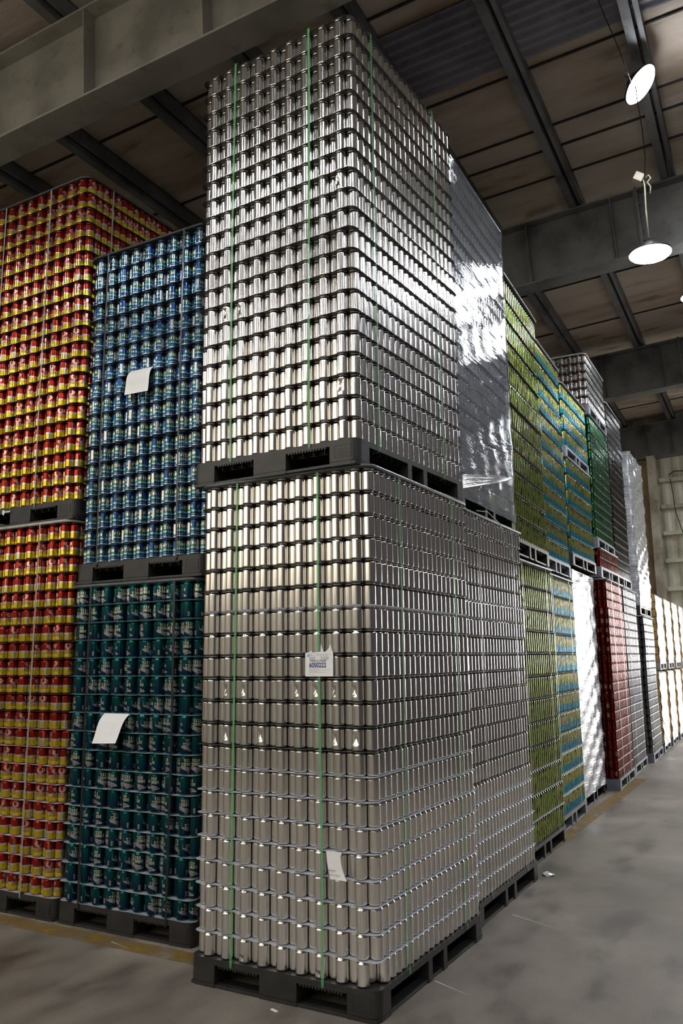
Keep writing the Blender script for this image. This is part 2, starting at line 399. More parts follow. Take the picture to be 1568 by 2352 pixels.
# ------------------------------------------------------------------ loads of cans
RC, P_, Q_ = .033, .0573, .0662
PW, PL, PH = 1.116, 1.405, .139
SHEETS = {}
def sheet_me(mat, v):
    key = (mat.name, v)
    if key in SHEETS: return SHEETS[key]
    r = random.Random(v*13+5); bm = bmesh.new()
    out = rrect(-PW+.002, -.002, .004, PL-.004, .05, 6)
    # subdivide the outline so the rim can wave between the cans
    pts = []
    for a,b in zip(out, out[1:]+out[:1]):
        L = math.hypot(b[0]-a[0], b[1]-a[1]); n = max(1, int(L/.03))
        for k in range(n): pts.append((a[0]+(b[0]-a[0])*k/n, a[1]+(b[1]-a[1])*k/n))
    cx, cy = -PW/2, PL/2
    ph = r.random()*6
    def ring(s, z, wav): 
        res = []
        for k,(x,y) in enumerate(pts):
            dx, dy = x-cx, y-cy
            w = wav*(math.sin((x*9+y*7)*2+ph)*.6+math.sin((x-y)*54+ph)*.4)
            res.append(bm.verts.new((cx+dx*(1-s/abs(PW/2)), cy+dy*(1-s/abs(PL/2)), z+w)))
        return res
    o1, i1 = ring(0, .0011, .0022), ring(.035, .0011, 0)
    o0, i0 = ring(0, .0003, .0022), ring(.035, .0003, 0)
    n = len(pts)
    for k in range(n):
        j = (k+1) % n
        bm.faces.new((o0[k],o0[j],o1[j],o1[k])); bm.faces.new((o1[k],o1[j],i1[j],i1[k])); bm.faces.new((i0[k],i0[j],o0[j],o0[k]))
    bm.faces.new(i1); bm.faces.new(i0[::-1])
    me = bm_mesh(bm, 'divider_sheet'); me.materials.append(mat); SHEETS[key] = me; return me
FR = {}
def frame_me(mat):
    if mat.name in FR: return FR[mat.name]
    bm = bmesh.new(); prof = [(-.006,.002),(-.010,.010),(-.006,.019),(.004,.024),(.050,.024),(.055,.018),(.055,.004),(.0,.0)]
    loops = []
    for off,z in prof: loops.append([bm.verts.new((x,y,z)) for x,y in rrect(-PW+off, -off, off, PL-off, .085-off*.9, 7)])
    n = len(loops[0])
    for a,b in zip(loops, loops[1:]+loops[:1]):
        for k in range(n): bm.faces.new((a[k], b[k], b[(k+1)%n], a[(k+1)%n]))
    me = bm_mesh(bm, 'top_frame', True); me.materials.append(mat); FR[mat.name] = me; return me
PM = {}
def pallet_parts(mat):
    if mat.name in PM: return PM[mat.name]
    W, L, H = PW, PL, PH; parts = []
    bm = bmesh.new(); prism(bm, rrect(-W, 0, 0, L, .055), H-.030, H)          # deck with ribs beneath
    for k in range(1,16): x = -W*k/16; box(bm, x-.002, x+.002, .02, L-.02, H-.055, H-.03)
    for k in range(1,20): y = L*k/20; box(bm, -W+.02, -.02, y-.002, y+.002, H-.052, H-.03)
    parts.append(('deck', bm_mesh(bm, 'pallet_deck')))
    def blk(x0,x1,y0,y1,which,r=.05):
        bm = bmesh.new(); prism(bm, rrect(x0,x1,y0,y1,r,6,which), .022, H-.030)
        q = .006; prism(bm, rrect(x0-q*0,x1,y0,y1,r,6,which), .0, .020)
        return bm_mesh(bm, 'pallet_block')
    b = .165; my = .135
    for (x0,x1,y0,y1,w) in ((-b,0,0,my,(1,0,0,0)),(-W,-W+b,0,my,(0,0,0,1)),(-b,0,L-my,L,(0,1,0,0)),(-W,-W+b,L-my,L,(0,0,1,0)),
                            (-W/2-.11,-W/2+.11,0,my,(0,0,0,0)),(-W/2-.11,-W/2+.11,L-my,L,(0,0,0,0)),(-W/2-.11,-W/2+.11,L/2-.1,L/2+.1,(0,0,0,0))):
        parts.append(('block', blk(x0,x1,y0,y1,w)))
    for x0,x1 in ((-b,0),(-W,-W+b)):
        for a in (L/2-.125, L/2+.075):
            bm = bmesh.new(); box(bm, x0, x1, a, a+.05, 0, H-.03); parts.append(('block', bm_mesh(bm, 'pallet_side_block')))
    for (x0,x1,y0,y1) in ((-W+.01,-.01,.004,.10),(-W+.01,-.01,L-.10,L-.004),(-W+.01,-.01,L/2-.05,L/2+.05),(-.10,-.006,.02,L-.02),(-W+.006,-W+.10,.02,L-.02)):
        parts.append(('runner', box_me('pallet_runner', x0,x1,y0,y1,.001,.016, bev=.002)))
    for n,me in parts: me.materials.append(mat)
    # grip slots along the deck lip
    bm = bmesh.new()
    for s in (-1,1):
        for k in range(14):
            x = -W/2+s*(.13+k*.018); box(bm, x-.005, x+.005, -.0006, .003, H-.040, H-.030)
    me = bm_mesh(bm, 'lip'); me.materials.append(mat); parts.append(('lip', me))
    bm = bmesh.new(); z0 = .055
    for (x,w,z,h) in ((-.085,.10,z0+.052,.002),(-.085,.10,z0-.012,.002),(-.135,.002,z0+.02,.066),(-.035,.002,z0+.02,.066),(-.085,.09,z0+.03,.002),(-.08,.07,z0+.018,.003),(-.08,.07,z0+.008,.003),(-.08,.07,z0-.002,.003)):
        box(bm, x-w/2, x+w/2, -.0012, .001, z-h/2, z+h/2)
    me = bm_mesh(bm, 'moulded_marking'); me.materials.append(mat); parts.append(('moulded_marking', me))
    PM[mat.name] = parts; return parts
def T(x, y, z, th=0): return Matrix.Translation((x,y,z)) @ Matrix.Rotation(th, 4, 'Z')
def pallet(x, y, z, th, mat, label, group):
    r = empty('plastic_pallet', T(x,y,z,th)); tag(r, label, 'pallet', group)
    for n,me in pallet_parts(mat): mesh_obj(n, me, None, r)
    return r

SKIP = {('A0',0,0,0)}
DENTS = {}
for i in (1,3,5,7,13,15): DENTS[('A0',11,i,0)] = 0
for i in (1,3,11,15): DENTS[('A0',9,i,0)] = 1
for i in (5,13): DENTS[('A0',0,i,0)] = 9
DENTS[('A1',2,1,0)] = 2; DENTS[('A1',7,13,0)] = 1; DENTS[('A1',7,15,0)] = 2; DENTS[('A1',12,1,0)] = 0
CANOBJ = []
def can_stack(key, name, kd, x, y, z, th, layers, pitch=PITCH, sheets=M_SHEET_D, sheet_lo=None, frame=M_FRAME, vis='FR', jit=.004, deep=2, iw=(.5,.5), nofront=False, bottom_sheet=False, zsee=-9):
    """cans standing in hexagonal rows on divider sheets, with a frame on the top sheet"""
    c, s = math.cos(th), math.sin(th); K = KIND[kd]; M0 = T(x,y,z,th)
    ox = oy = 0
    for k in range(layers):
        if random.random() < .5: ox, oy = random.gauss(0,jit), random.gauss(0,jit)
        ox = max(-.009, min(.009, ox)); oy = max(-.009, min(.009, oy))
        if key == 'A0' and k == 0: ox, oy = .004, .0
        z0 = z+k*pitch+.0012
        cells = set()
        for i in range(19):
            n = 21 if i % 2 else 20
            for j in range(n):
                dep = min(i, j)
                if dep < deep or (i == 18 and j > 0) or (j == n-1): cells.add((i,j))
        for (i,j) in cells:
            if (key,k,i,j) in SKIP: continue
            lx = -(.0105+RC+i*P_)+ox+random.gauss(0,.0005); ly = (.0075+RC if i % 2 else .0075+2*RC)+j*Q_+oy+random.gauss(0,.0005)
            wx, wy = x+c*lx-s*ly, y+s*lx+c*ly
            p = Vector((wx,wy,z0+.06)); u,v,dd = project(p)
            face = 'front' if j == 0 else ('right side' if i == 0 else None)
            sc = 0
            if face and -8 < u < 1576 and -20 < v < 2372 and z0 > zsee:
                if face == 'front' and 'F' in vis: sc = (1 if i % 2 else .6)
                elif face == 'right side' and 'R' in vis: sc = .45*(1+.2*(j < 4))
                elif face == 'front' and i == 0 and 'R' in vis: sc = .5
                sc /= (p-CAMP).length_squared
            if (key,k,i,j) in DENTS: sc += 9
            pos = (ORD[i] if face == 'front' else ORD[j]) if face else ''
            lab = f"{K['word']}, {ORD[k]} layer up, {pos} from corner, {face}, {name[4:]}" if face else ''
            if face and i == 0 and j == 0: lab = f"{K['word']}, {ORD[k]} layer up, near corner, {name[4:]}"
            K['items'].append((sc, wx, wy, z0, random.random()*2*PI, lab, key, (k,i,j), dd, bool(face) and sc > 0))
        if k > 0 or bottom_sheet:
            mt = sheets
            if sheet_lo and (sheet_lo == 'all' or k in sheet_lo): mt = M_SHEET_L
            o = mesh_obj('divider_sheet', sheet_me(mt, random.randrange(6)), None, None, M0 @ T(ox*.6+random.gauss(0,.002), oy*.6+random.gauss(0,.002), k*pitch-.0003))
            tag(o, (f"thin {'pale grey' if mt is M_SHEET_L else 'dark'} divider sheet under the {ORD[k]} layer up of {name}"), 'divider sheet', f'divider sheets in {name}')
    zt = layers*pitch
    o = mesh_obj('divider_sheet', sheet_me(sheets, 0), None, None, M0 @ T(0,0,zt-.0003)); tag(o, f'dark cover sheet over the top layer of {name}', 'divider sheet', f'divider sheets in {name}')
    if frame:
        o = mesh_obj('top_frame', frame_me(frame), None, None, M0 @ T(0,0,zt+.0015)); tag(o, f"{'dark' if frame is not M_PALEFRAME else 'pale'} plastic frame capping {name}", 'frame')
def strap(name, label, group, x, y, z, th, h, mat, at, side, w=.014):
    """closed strap loop round a load: side 'F' runs down the front, 'R' down the right side"""
    t = .0012; o = .0055; bm = bmesh.new()
    if side == 'F': a0, a1 = -o, PL+o
    else: a0, a1 = -PW-o, o
    z0, z1 = -.035, h+.0275
    path = []
    r = .02
    for (cx,cz,a) in ((a1-r,z0+r,-90),(a1-r,z1-r,0),(a0+r,z1-r,90),(a0+r,z0+r,180)):
        for k in range(5): q = math.radians(a+90*k/4); path.append((cx+r*math.cos(q), cz+r*math.sin(q)))
    # extra points so that the long runs can sway a little
    full = []
    for A,B in zip(path, path[1:]+path[:1]):
        L = math.hypot(B[0]-A[0],B[1]-A[1]); n = max(1,int(L/.25))
        for k in range(n): full.append((A[0]+(B[0]-A[0])*k/n, A[1]+(B[1]-A[1])*k/n))
    ph = random.random()*6
    cen = (sum(p[0] for p in full)/len(full), (z0+z1)/2); rings = []
    for (a,zz) in full:
        sw = .006*math.sin(zz*1.7+ph)
        d = Vector((a-cen[0], zz-cen[1])); 
        n = Vector((1,0)) if abs(a-a0) < .004 or abs(a-a1) < .004 else Vector((0,1))
        n = n*(1 if d.dot(n) > 0 else -1)
        pr = []
        for sgn,tt in ((-1,0),(1,0),(1,t),(-1,t)):
            A = a+n.x*tt; Z = zz+n.y*tt; l = at+sw+sgn*w/2
            pr.append(bm.verts.new((l,A,Z) if side == 'F' else (A,l,Z)))
        rings.append(pr)
    for A,B in zip(rings, rings[1:]+rings[:1]):
        for k in range(4): bm.faces.new((A[k],A[(k+1)%4],B[(k+1)%4],B[k]))
    o = mesh_obj('strap', bm_mesh(bm, 'strap'), mat, None, T(x,y,z,th)); tag(o, label, 'strap', group); return o
def film(name, label, x, y, z, th, h, mat, w=PW, l=PL, off=.006, amp=.004, flare=0, seed=1, rr=.05, top=False):
    r = random.Random(seed); bm = bmesh.new(); pts = []
    out = rrect(-w-off, off, -off, l+off, rr, 5)
    for a,b in zip(out, out[1:]+out[:1]):
        L = math.hypot(b[0]-a[0], b[1]-a[1]); n = max(1,int(L/.045))
        for k in range(n): pts.append((a[0]+(b[0]-a[0])*k/n, a[1]+(b[1]-a[1])*k/n))
    nz = max(8,int(h/.035)); rings = []
    ph = [r.random()*6 for _ in range(6)]
    for q in range(nz+1):
        zz = h*q/nz; ring = []
        for (px,py) in pts:
            s = px+py*1.3
            d = amp*(math.sin(zz*52+s*4+ph[0])*.5+math.sin(zz*23-s*7+ph[1])+.6*math.sin(zz*9+s*15+ph[2])+r.uniform(-.5,.5))
            dx, dy = px+w/2, py-l/2; L = math.hypot(dx,dy)
            ring.append(bm.verts.new((px+dx/L*max(-off*.7,d), py+dy/L*max(-off*.7,d), zz)))
        rings.append(ring)
    n = len(pts)
    for A,B in zip(rings, rings[1:]):
        for k in range(n): bm.faces.new((A[k],A[(k+1)%n],B[(k+1)%n],B[k]))
    if top:
        prev = rings[-1]
        for s,dz in ((.96,.02),(.85,.04),(.5,.06),(.1,.065)):
            cur = [bm.verts.new((-w/2+(px+w/2)*s, l/2+(py-l/2)*s, h+dz)) for px,py in pts]
            for k in range(n): bm.faces.new((prev[k],prev[(k+1)%n],cur[(k+1)%n],cur[k]))
            prev = cur
        bm.faces.new(prev)
    o = mesh_obj(name, bm_mesh(bm, name, True), mat, None, T(x,y,z,th)); tag(o, label, 'plastic wrap'); return o

ST = {  # key: (x, y, z of pallet bottom, rotation)
 'A0':(0,0,0,-.0096), 'A1':(-.045,-.043,2.656,-.0471),
 'B0':(-.055,1.47,0,.008), 'B1':(-.075,1.48,2.664,.028),
 'C0':(-.19,2.93,0,.018), 'C1':(-.165,2.93,2.522,.05),
 'D0':(-.30,4.37,0,.04), 'D1':(-.315,4.37,2.535,.045),
 'E0':(-.41,5.83,0,.04), 'E1':(-.375,5.83,2.700,.02), 'E2':(-.385,5.83,3.985,.02),
 'F0':(-.32,7.36,0,.04), 'F1':(-.38,7.36,2.680,.02), 'F2':(-.40,7.36,3.075,.03), 'F3':(-.40,7.36,4.895,.03),
 'G0':(-.39,8.82,0,.04), 'G1':(-.45,8.82,2.70,.03),
 'H0':(-.385,10.41,0,.045), 'H1':(-.43,10.41,2.325,.03),
 'T0':(-1.432,.41,0,.003), 'T1':(-1.395,.41,2.192,.0), 'R0':(-2.562,.40,0,0), 'R1':(-2.545,.40,2.664,-.012)}
def st(key, name, kd, layers, pmat=M_BLACKP, film_=None, plabel=None, **kw):
    x,y,z,th = ST[key]; adj = 'black' if pmat is M_BLACKP else 'grey'
    pallet(x, y, z, th, pmat, f'{adj} plastic pallet carrying the {name}', 'pallets under the can stacks')
    can_stack(key, 'the '+name, kd, x, y, z+PH, th, layers, **kw)
    return (x, y, z+PH, th, layers*kw.get('pitch', PITCH))
A0 = st('A0','lower front silver stack','silver',21, sheets=M_SHEET_D, sheet_lo={1,2,3,4,5,6,7,8,15}, bottom_sheet=False, jit=.003)
A1 = st('A1','upper front silver stack','silver',21, sheet_lo=set(), frame=None, jit=.004)
B0 = st('B0','lower second silver stack','silver',21, sheet_lo={1,2,3,4,5}, vis='R')
B1 = st('B1','film-wrapped upper silver stack','silver',21, vis='R')
C0 = st('C0','lower green stack','green',12, pitch=.1945, vis='R', sheet_lo={1,2,3})
C1 = st('C1','upper green stack','green',12, pitch=.1975, vis='R', frame=M_GREYP)
D0 = st('D0','lower aqua stack','aqua',12, M_GREYP, pitch=.1945, vis='R', sheet_lo={1,2,3})
D1 = st('D1','upper aqua stack','aqua',12, M_GREYP, pitch=.191, vis='R', frame=M_GREYP)
E0 = st('E0','floor-level wrapped silver stack','silver',21, vis='R')
E1 = st('E1','middle aqua stack','aqua',6, vis='R', pitch=.1885)
E2 = st('E2','topmost aqua stack','aqua',4, M_GREYP, vis='R', pitch=.190, frame=M_GREYP)
F0 = st('F0','lower dark red stack','dred',21, M_GREYP, vis='FR', frame=M_GREYP)
F1 = st('F1','two-layer dark red stack','dred',2, M_GREYP, vis='FR')
F2 = st('F2','deep green stack','sgreen',14, M_GREYP, vis='R')
F3 = st('F3','black and white stack','white',6, M_GREYP, vis='FR', frame=M_PALEFRAME)
G0 = st('G0','lower blue-grey stack','grey',21, M_GREYP, vis='R', frame=M_GREYP)
G1 = st('G1','upper brown-grey stack','dark',22, M_GREYP, vis='R', frame=M_PALEFRAME)
H0 = st('H0','last lower grey stack','grey',18, M_GREYP, vis='FR', frame=M_PALEFRAME)
H1 = st('H1','last upper silver stack','silver',21, vis='FR', pitch=.1215)
T0 = st('T0','lower teal stack','teal',17, sheet_lo='all', bottom_sheet=True, vis='F', jit=.003)
T1 = st('T1','upper blue stack','blue',19, vis='F', frame=M_BLACKP)
R0 = st('R0','lower red stack','red',21, sheet_lo={0,1,2,3,4,5,6,7,8,9}, bottom_sheet=True, vis='F', frame=M_PALEFRAME)
R1 = st('R1','upper red stack','red',21, vis='FR', zsee=-9, frame=M_BLACKP)

N = 0
for key, K in KIND.items():
    it = K['items']; it.sort(key=lambda a: -a[0])
    K['me'] = tpl_mesh(K['word'].replace(' ','_'), K['hi'], mat=K['mat'], attr=K['attr'])
    vis = [a for a in it if a[0] > 0]; sel = vis[:300]; chosen = set(id(a) for a in sel)
    first_obj = None
    for a in sel:
        sc,x,y,z,r,lab,sk,kij,dd,_ = a
        me = K['me']; rot = r
        kk = (sk,)+kij; cat_lab = lab
        if kk in DENTS:
            v = DENTS[kk]; me = ME_DENTLOW if v == 9 else ME_DENT[v]; rot = random.uniform(-.25,.1); cat_lab = lab.replace('bare silver can','dented silver can')
        o = bpy.data.objects.new(K['nm'], me); o.location = (x,y,z); o.rotation_euler = (0,0,rot); COL.objects.link(o)
        o['label'] = cat_lab; o['category'] = 'can'; o['group'] = 'nearest '+K['word']+'s'; N += 1
        if first_obj is None and me is K['me']: first_obj = o
    rest = [a for a in it if id(a) not in chosen]
    if rest:
        src = first_obj
        pts = np.array([(a[1],a[2],a[3]) for a in rest], np.float32); rots = np.array([a[4] for a in rest], np.float32)
        me = bpy.data.meshes.new('can_positions_'+key); me.vertices.add(len(pts)); me.vertices.foreach_set('co', pts.ravel())
        ra_ = me.attributes.new('rot','FLOAT','POINT'); ra_.data.foreach_set('value', rots)
        o = mesh_obj(K['nm'], me, K['mat'])
        ng = bpy.data.node_groups.new('place_cans_'+key, 'GeometryNodeTree')
        ng.interface.new_socket('Geometry', in_out='INPUT', socket_type='NodeSocketGeometry'); ng.interface.new_socket('Geometry', in_out='OUTPUT', socket_type='NodeSocketGeometry')
        gi, go = ng.nodes.new('NodeGroupInput'), ng.nodes.new('NodeGroupOutput')
        oi = ng.nodes.new('GeometryNodeObjectInfo'); oi.inputs['Object'].default_value = src; oi.transform_space = 'ORIGINAL'; oi.inputs['As Instance'].default_value = True
        na = ng.nodes.new('GeometryNodeInputNamedAttribute'); na.data_type = 'FLOAT'; na.inputs['Name'].default_value = 'rot'
        cx_ = ng.nodes.new('ShaderNodeCombineXYZ'); ip = ng.nodes.new('GeometryNodeInstanceOnPoints')
        ng.links.new(gi.outputs[0], ip.inputs['Points']); ng.links.new(oi.outputs['Geometry'], ip.inputs['Instance'])
        ng.links.new(na.outputs['Attribute'], cx_.inputs['Z']); ng.links.new(cx_.outputs[0], ip.inputs['Rotation']); ng.links.new(ip.outputs[0], go.inputs[0])
        md = o.modifiers.new('cans','NODES'); md.node_group = ng
        tag(o, f"all the remaining {K['word']}s, behind and beyond the nearest ones", 'can', kind='stuff')

# ------------------------------------------------------------------ straps
def straps(L, name, fr, rs, mat, colour, w=.014):
    x,y,z,th,h = L; n = len(fr)
    for k,a in enumerate(fr):
        which = ('left','right') if n == 2 else ('left','middle','right')
        strap('strap', f'{colour} strap, {which[k]} one down the front, {name[4:]}', f'straps on {name}', x,y,z,th,h,mat,a,'F',w)
    for k,a in enumerate(rs):
        strap('strap', f'{colour} strap, {("nearer","farther")[k]} one down the right side, {name[4:]}', f'straps on {name}', x,y,z,th,h,mat,a,'R',w)
straps(A0,'the lower front silver stack',(-.838,-.300),(.345,1.12),M_SGREEN,'green')
straps(A1,'the upper front silver stack',(-.83,-.285),(.235,1.06),M_SGREEN,'green')
straps(B0,'the lower second silver stack',(),(.30,1.10),M_SPALE,'pale',.010)
straps(C0,'the lower green stack',(),(.3,1.1),M_SPALE,'pale',.008)
straps(D0,'the lower aqua stack',(),(.25,1.05),M_SLIME,'pale green',.010)
straps(F0,'the lower dark red stack',(),(.35,1.0),M_SLIME,'pale green',.022)
straps(G0,'the lower blue-grey stack',(),(.3,1.1),M_SPALE,'pale',.012)
straps(H0,'the last lower grey stack',(),(.3,1.1),M_SLIME,'pale green',.016)
straps(T0,'the lower teal stack',(-.915,-.186),(),M_SBLACK,'black',.016)
straps(T1,'the upper blue stack',(-.915,-.212),(),M_SBLACK,'black',.013)
straps(R0,'the lower red stack',(-.93,-.315),(),M_SPALE,'pale',.012)
straps(R1,'the upper red stack',(-.93,-.405),(.25,1.0),M_SPALE,'pale',.012)
# loose strap tail hanging by the second stack
tp = [(.02,1.55,2.64),(.03,1.75,2.66),(.05,1.95,2.60),(.05,2.15,2.44),(.03,2.4,2.2),(.015,2.6,2.02),(.0,2.75,1.9)]
tag(mesh_obj('strap', tube_me('strap_tail', tp, .0035, 6), M_SLIME), 'loose pale strap end curling down from the wrapped stack over the lower silver cans', 'strap')

# ------------------------------------------------------------------ stretch film
M_FILM1 = m_film('clear_stretch_film', .19, (.62,.67,.76), .05, 1.5, .28)
M_FILM2 = m_film('thick_stretch_film', .55, (.86,.88,.92), .12, 2.1, .6)
M_FILM3 = m_film('white_stretch_film', 1.6, (.90,.91,.92), .25, 1.5, .3)
x,y,z,th,h = B1; film('stretch_film', 'clear crinkled stretch film round the upper second silver stack', x,y,z-.06,th,h+.075,M_FILM1, seed=2, amp=.003)
bm = bmesh.new()                                        # gathered tail of film pulled tight round the bottom of the load
for k in range(9):
    a = Vector((.012,.03+.004*k,2.80+.012*k)); b = Vector((.014+.002*k,1.02+.01*k,3.035+.004*k)); n = 10; pr = None
    for q in range(n+1):
        p = a.lerp(b,q/n); w = .004+.010*math.sin(PI*q/n)*(k%3)/2
        cur = (bm.verts.new((p.x,p.y,p.z-w)), bm.verts.new((p.x+.003,p.y,p.z+w)))
        if pr: bm.faces.new((pr[0],cur[0],cur[1],pr[1]))
        pr = cur
me = bm_mesh(bm,'film_tail'); 
for v in me.vertices: v.co.z -= z-.06
o = mesh_obj('stretch_film', me, m_film('film_tail', .4, (.8,.82,.85), .15, 1.6), None, T(x,y,z-.06,0)); tag(o, 'bunched film tail pulled slantwise low across the wrapped upper stack', 'plastic wrap')
x,y,z,th,h = E0; film('stretch_film', 'shiny white stretch film round the floor-level silver stack', x,y,z-.02,th,h+.03,M_FILM2, seed=4, amp=.007, off=.010)
x,y,z,th,h = H1; film('stretch_film', 'crumpled bright film round the last tall upper stack', x,y,z,th,h+.02,M_FILM2, seed=6, amp=.010, off=.014)

# ------------------------------------------------------------------ white wrapped loads at the far end
def carton_me(w, l, h, n):
    bm = bmesh.new()
    for k in range(n):
        z0 = h*k/n; i = .004*(k % 2)
        prism(bm, rrect(-w+.03+i, -.012-i, .004+i, l-.03-i, .02, 3), z0+.004, z0+h/n-.006)
    return bm_mesh(bm, 'carton_stack')
WL = 1.15; wnames = ['nearest','second','third','farthest']
for q in range(4):
    y0 = 11.93+q*1.26; x0 = -.44-.03*q
    for tier,(zp,hh,tn) in enumerate(((0,1.24,'lower'),(1.41,1.20,'upper'))):
        xx = x0+(.03 if tier else 0); nm = f'{wnames[q]} {tn} white wrapped load'
        root = empty('plastic_pallet', T(xx,y0,zp,.05) @ Matrix.Diagonal((1,WL/PL,.95,1)))
        tag(root, f'pale plastic pallet under the {nm}', 'pallet', 'pallets under the white wrapped loads')
        for n_,me in pallet_parts(M_GREYP if tier == 0 else M_PALEFRAME): mesh_obj(n_, me, None, root)
        o = mesh_obj('carton_stack', carton_me(PW, WL, hh, 9), M_KRAFT, None, T(xx,y0,zp+.134,.05)); tag(o, f'brown trays stacked inside the {nm}', 'trays', 'brown trays in the white wraps')
        # film round three sides and over the top, the near side left open to the trays
        r = random.Random(q*7+tier); bm = bmesh.new(); path = []
        for t_ in range(9): path.append((-PW+.10+.10*t_*0-(0)*t_, 0))
        path = [(-.004,.012),(.002,.03),(.006,.08)]+[(.010,.08+(WL-.12)*k/18) for k in range(1,18)]+[(.006,WL-.06),(-.03,WL-.01),(-.08,WL)]+[(-.08-(PW-.2)*k/8,WL+.004) for k in range(1,9)]+[(-PW+.03,WL-.02),(-PW,WL-.1)]+[(-PW-.004,WL-.1-(WL-.2)*k/8) for k in range(1,9)]+[(-PW+.02,.05)]
        nz = 26; rings = []
        for c_ in range(nz+1):
            zz = hh*c_/nz; ring = []
            for (px,py) in path:
                d = .006*math.sin(zz*30+py*9+q)+.004*math.sin(zz*11-py*20)+r.uniform(-.002,.002)
                ring.append(bm.verts.new((px+(d if px > -.05 else 0), py, zz-.03)))
            rings.append(ring)
        cx_, cy_ = -PW/2, WL/2
        for s,dz in ((.97,.018),(.88,.034),(.6,.05),(.2,.055)):
            rings.append([bm.verts.new((cx_+(px-cx_)*s, cy_+(py-cy_)*s, hh-.03+dz+.008*math.sin(py*14+q))) for px,py in path])
        for A,B in zip(rings, rings[1:]):
            for k in range(len(path)-1): bm.faces.new((A[k],A[k+1],B[k+1],B[k]))
        o = mesh_obj('stretch_film', bm_mesh(bm,'white_wrap',True), M_FILM3, None, T(xx,y0,zp+.134,.05)); tag(o, f'dense white film wrapped round the {nm}', 'plastic wrap', 'white film wraps at the far end')

# ------------------------------------------------------------------ paperwork on the stacks
def txt(parent, s, x, z, size, mat, name='lettering', y=-.0012, bold=0, sx=1):
    cu = bpy.data.curves.new('t','FONT'); cu.body = s; cu.size = size; cu.align_x = 'LEFT'; cu.offset = bold; cu.resolution_u = 3
    ob = bpy.data.objects.new('t', cu); link(ob); dg = bpy.context.evaluated_depsgraph_get(); dg.update()
    me = bpy.data.meshes.new_from_object(ob.evaluated_get(dg)); bpy.data.objects.remove(ob); bpy.data.curves.remove(cu)
    for v in me.vertices: v.co = Vector((x+v.co.x*sx, y, z+v.co.y))
    me.materials.clear(); me.materials.append(mat)
    return mesh_obj(name, me, None, parent)
def bars(parent, rects, mat, name, y=-.0012):
    bm = bmesh.new()
    for (x0,x1,z0,z1) in rects: bm.faces.new([bm.verts.new(p) for p in ((x0,y,z0),(x1,y,z0),(x1,y,z1),(x0,y,z1))])
    return mesh_obj(name, bm_mesh(bm,name), mat, parent)
# torn white tag with the printed number
t1 = empty('pallet_label', T(-.382,-.0065,1.577,-.0096)); tag(t1, 'torn white printed label numbered 6050222 on the lower front silver stack', 'label')
pts = [(0,0),(.166,0),(.166,.118),(.160,.128),(.150,.162),(.143,.145),(.133,.133),(.118,.123),(.109,.124),(.102,.140),(.094,.166),(.093,.124),(.066,.122),(.041,.121),(.038,.131),(.024,.122),(0,.119)]
bm = bmesh.new(); vs = [bm.verts.new((x_,0,z_)) for x_,z_ in pts]; f_ = bm.faces.new(vs)
e_ = bmesh.ops.extrude_face_region(bm, geom=[f_]); bmesh.ops.translate(bm, verts=[v for v in e_['geom'] if isinstance(v,bmesh.types.BMVert)], vec=(0,.0006,0))
mesh_obj('sheet', bm_mesh(bm,'torn_label'), M_PAPER, t1)
txt(t1,'6050222',.024,.046,.0335,M_INKB,'large_number',bold=.0009,sx=.86)
txt(t1,'194012174337',.024,.0745,.0135,M_INKK,'serial_number',bold=.0003,sx=1.28)
r_ = random.Random(3); rc = []
for a0,a1 in ((.026,.062),(.092,.141)):
    x_ = a0
    while x_ < a1: w_ = r_.choice((.0006,.0012,.0018)); rc.append((x_,x_+w_,.086,.100)); x_ += w_+r_.choice((.0008,.0014))
bars(t1, rc, M_INKL, 'barcode')
rc = []
for z_,x0_,x1_ in ((.1115,.032,.153),(.1045,.032,.135),(.0385,.024,.09),(.031,.024,.15),(.026,.024,.09),(.019,.024,.13),(.008,.014,.06)):
    x_ = x0_
    while x_ < x1_: w_ = r_.uniform(.002,.008); rc.append((x_,min(x_+w_,x1_),z_,z_+.0028)); x_ += w_+r_.uniform(.001,.005)
bars(t1, rc, M_INKL, 'small_print'); bars(t1, [(.013,.027,.101,.113)], M_LOGO, 'printed_emblem'); 
# curled white tag lower down (its square code left out)
t2 = empty('pallet_label', T(-.262,-.007,.612,-.0096)); tag(t2, 'curled white tag with small numbers low on the lower front silver stack', 'label')
bm = bmesh.new(); nz = 14; g = []
for k in range(nz+1):
    q = k/nz; z_ = .128*q; cu = -.012*max(0,.25-q)*4*.35; sh = .018*(1-q)**3*2
    g.append([bm.verts.new((.004+(.002 if q > .9 else 0)*(j)+sh*(1 if j > 2 else .5)*.9+.078*j/4-.008*(q), cu+.0015*math.sin(j*1.5), z_)) for j in range(5)])
for A,B in zip(g,g[1:]):
    for j in range(4): bm.faces.new((A[j],A[j+1],B[j+1],B[j]))
me = bm_mesh(bm,'curled_tag',True); mesh_obj('sheet', me, M_PAPER, t2)
txt(t2,'000300411',.006,.036,.011,M_INKK,'serial_number',y=-.0035,sx=.95); txt(t2,'194012174337',.010,.016,.0115,M_INKK,'serial_number',y=-.0065,sx=.95)
bars(t2,[(.006,.022,.0475,.049),(.008,.024,.0285,.030)],M_INKL,'small_print',y=-.0045)
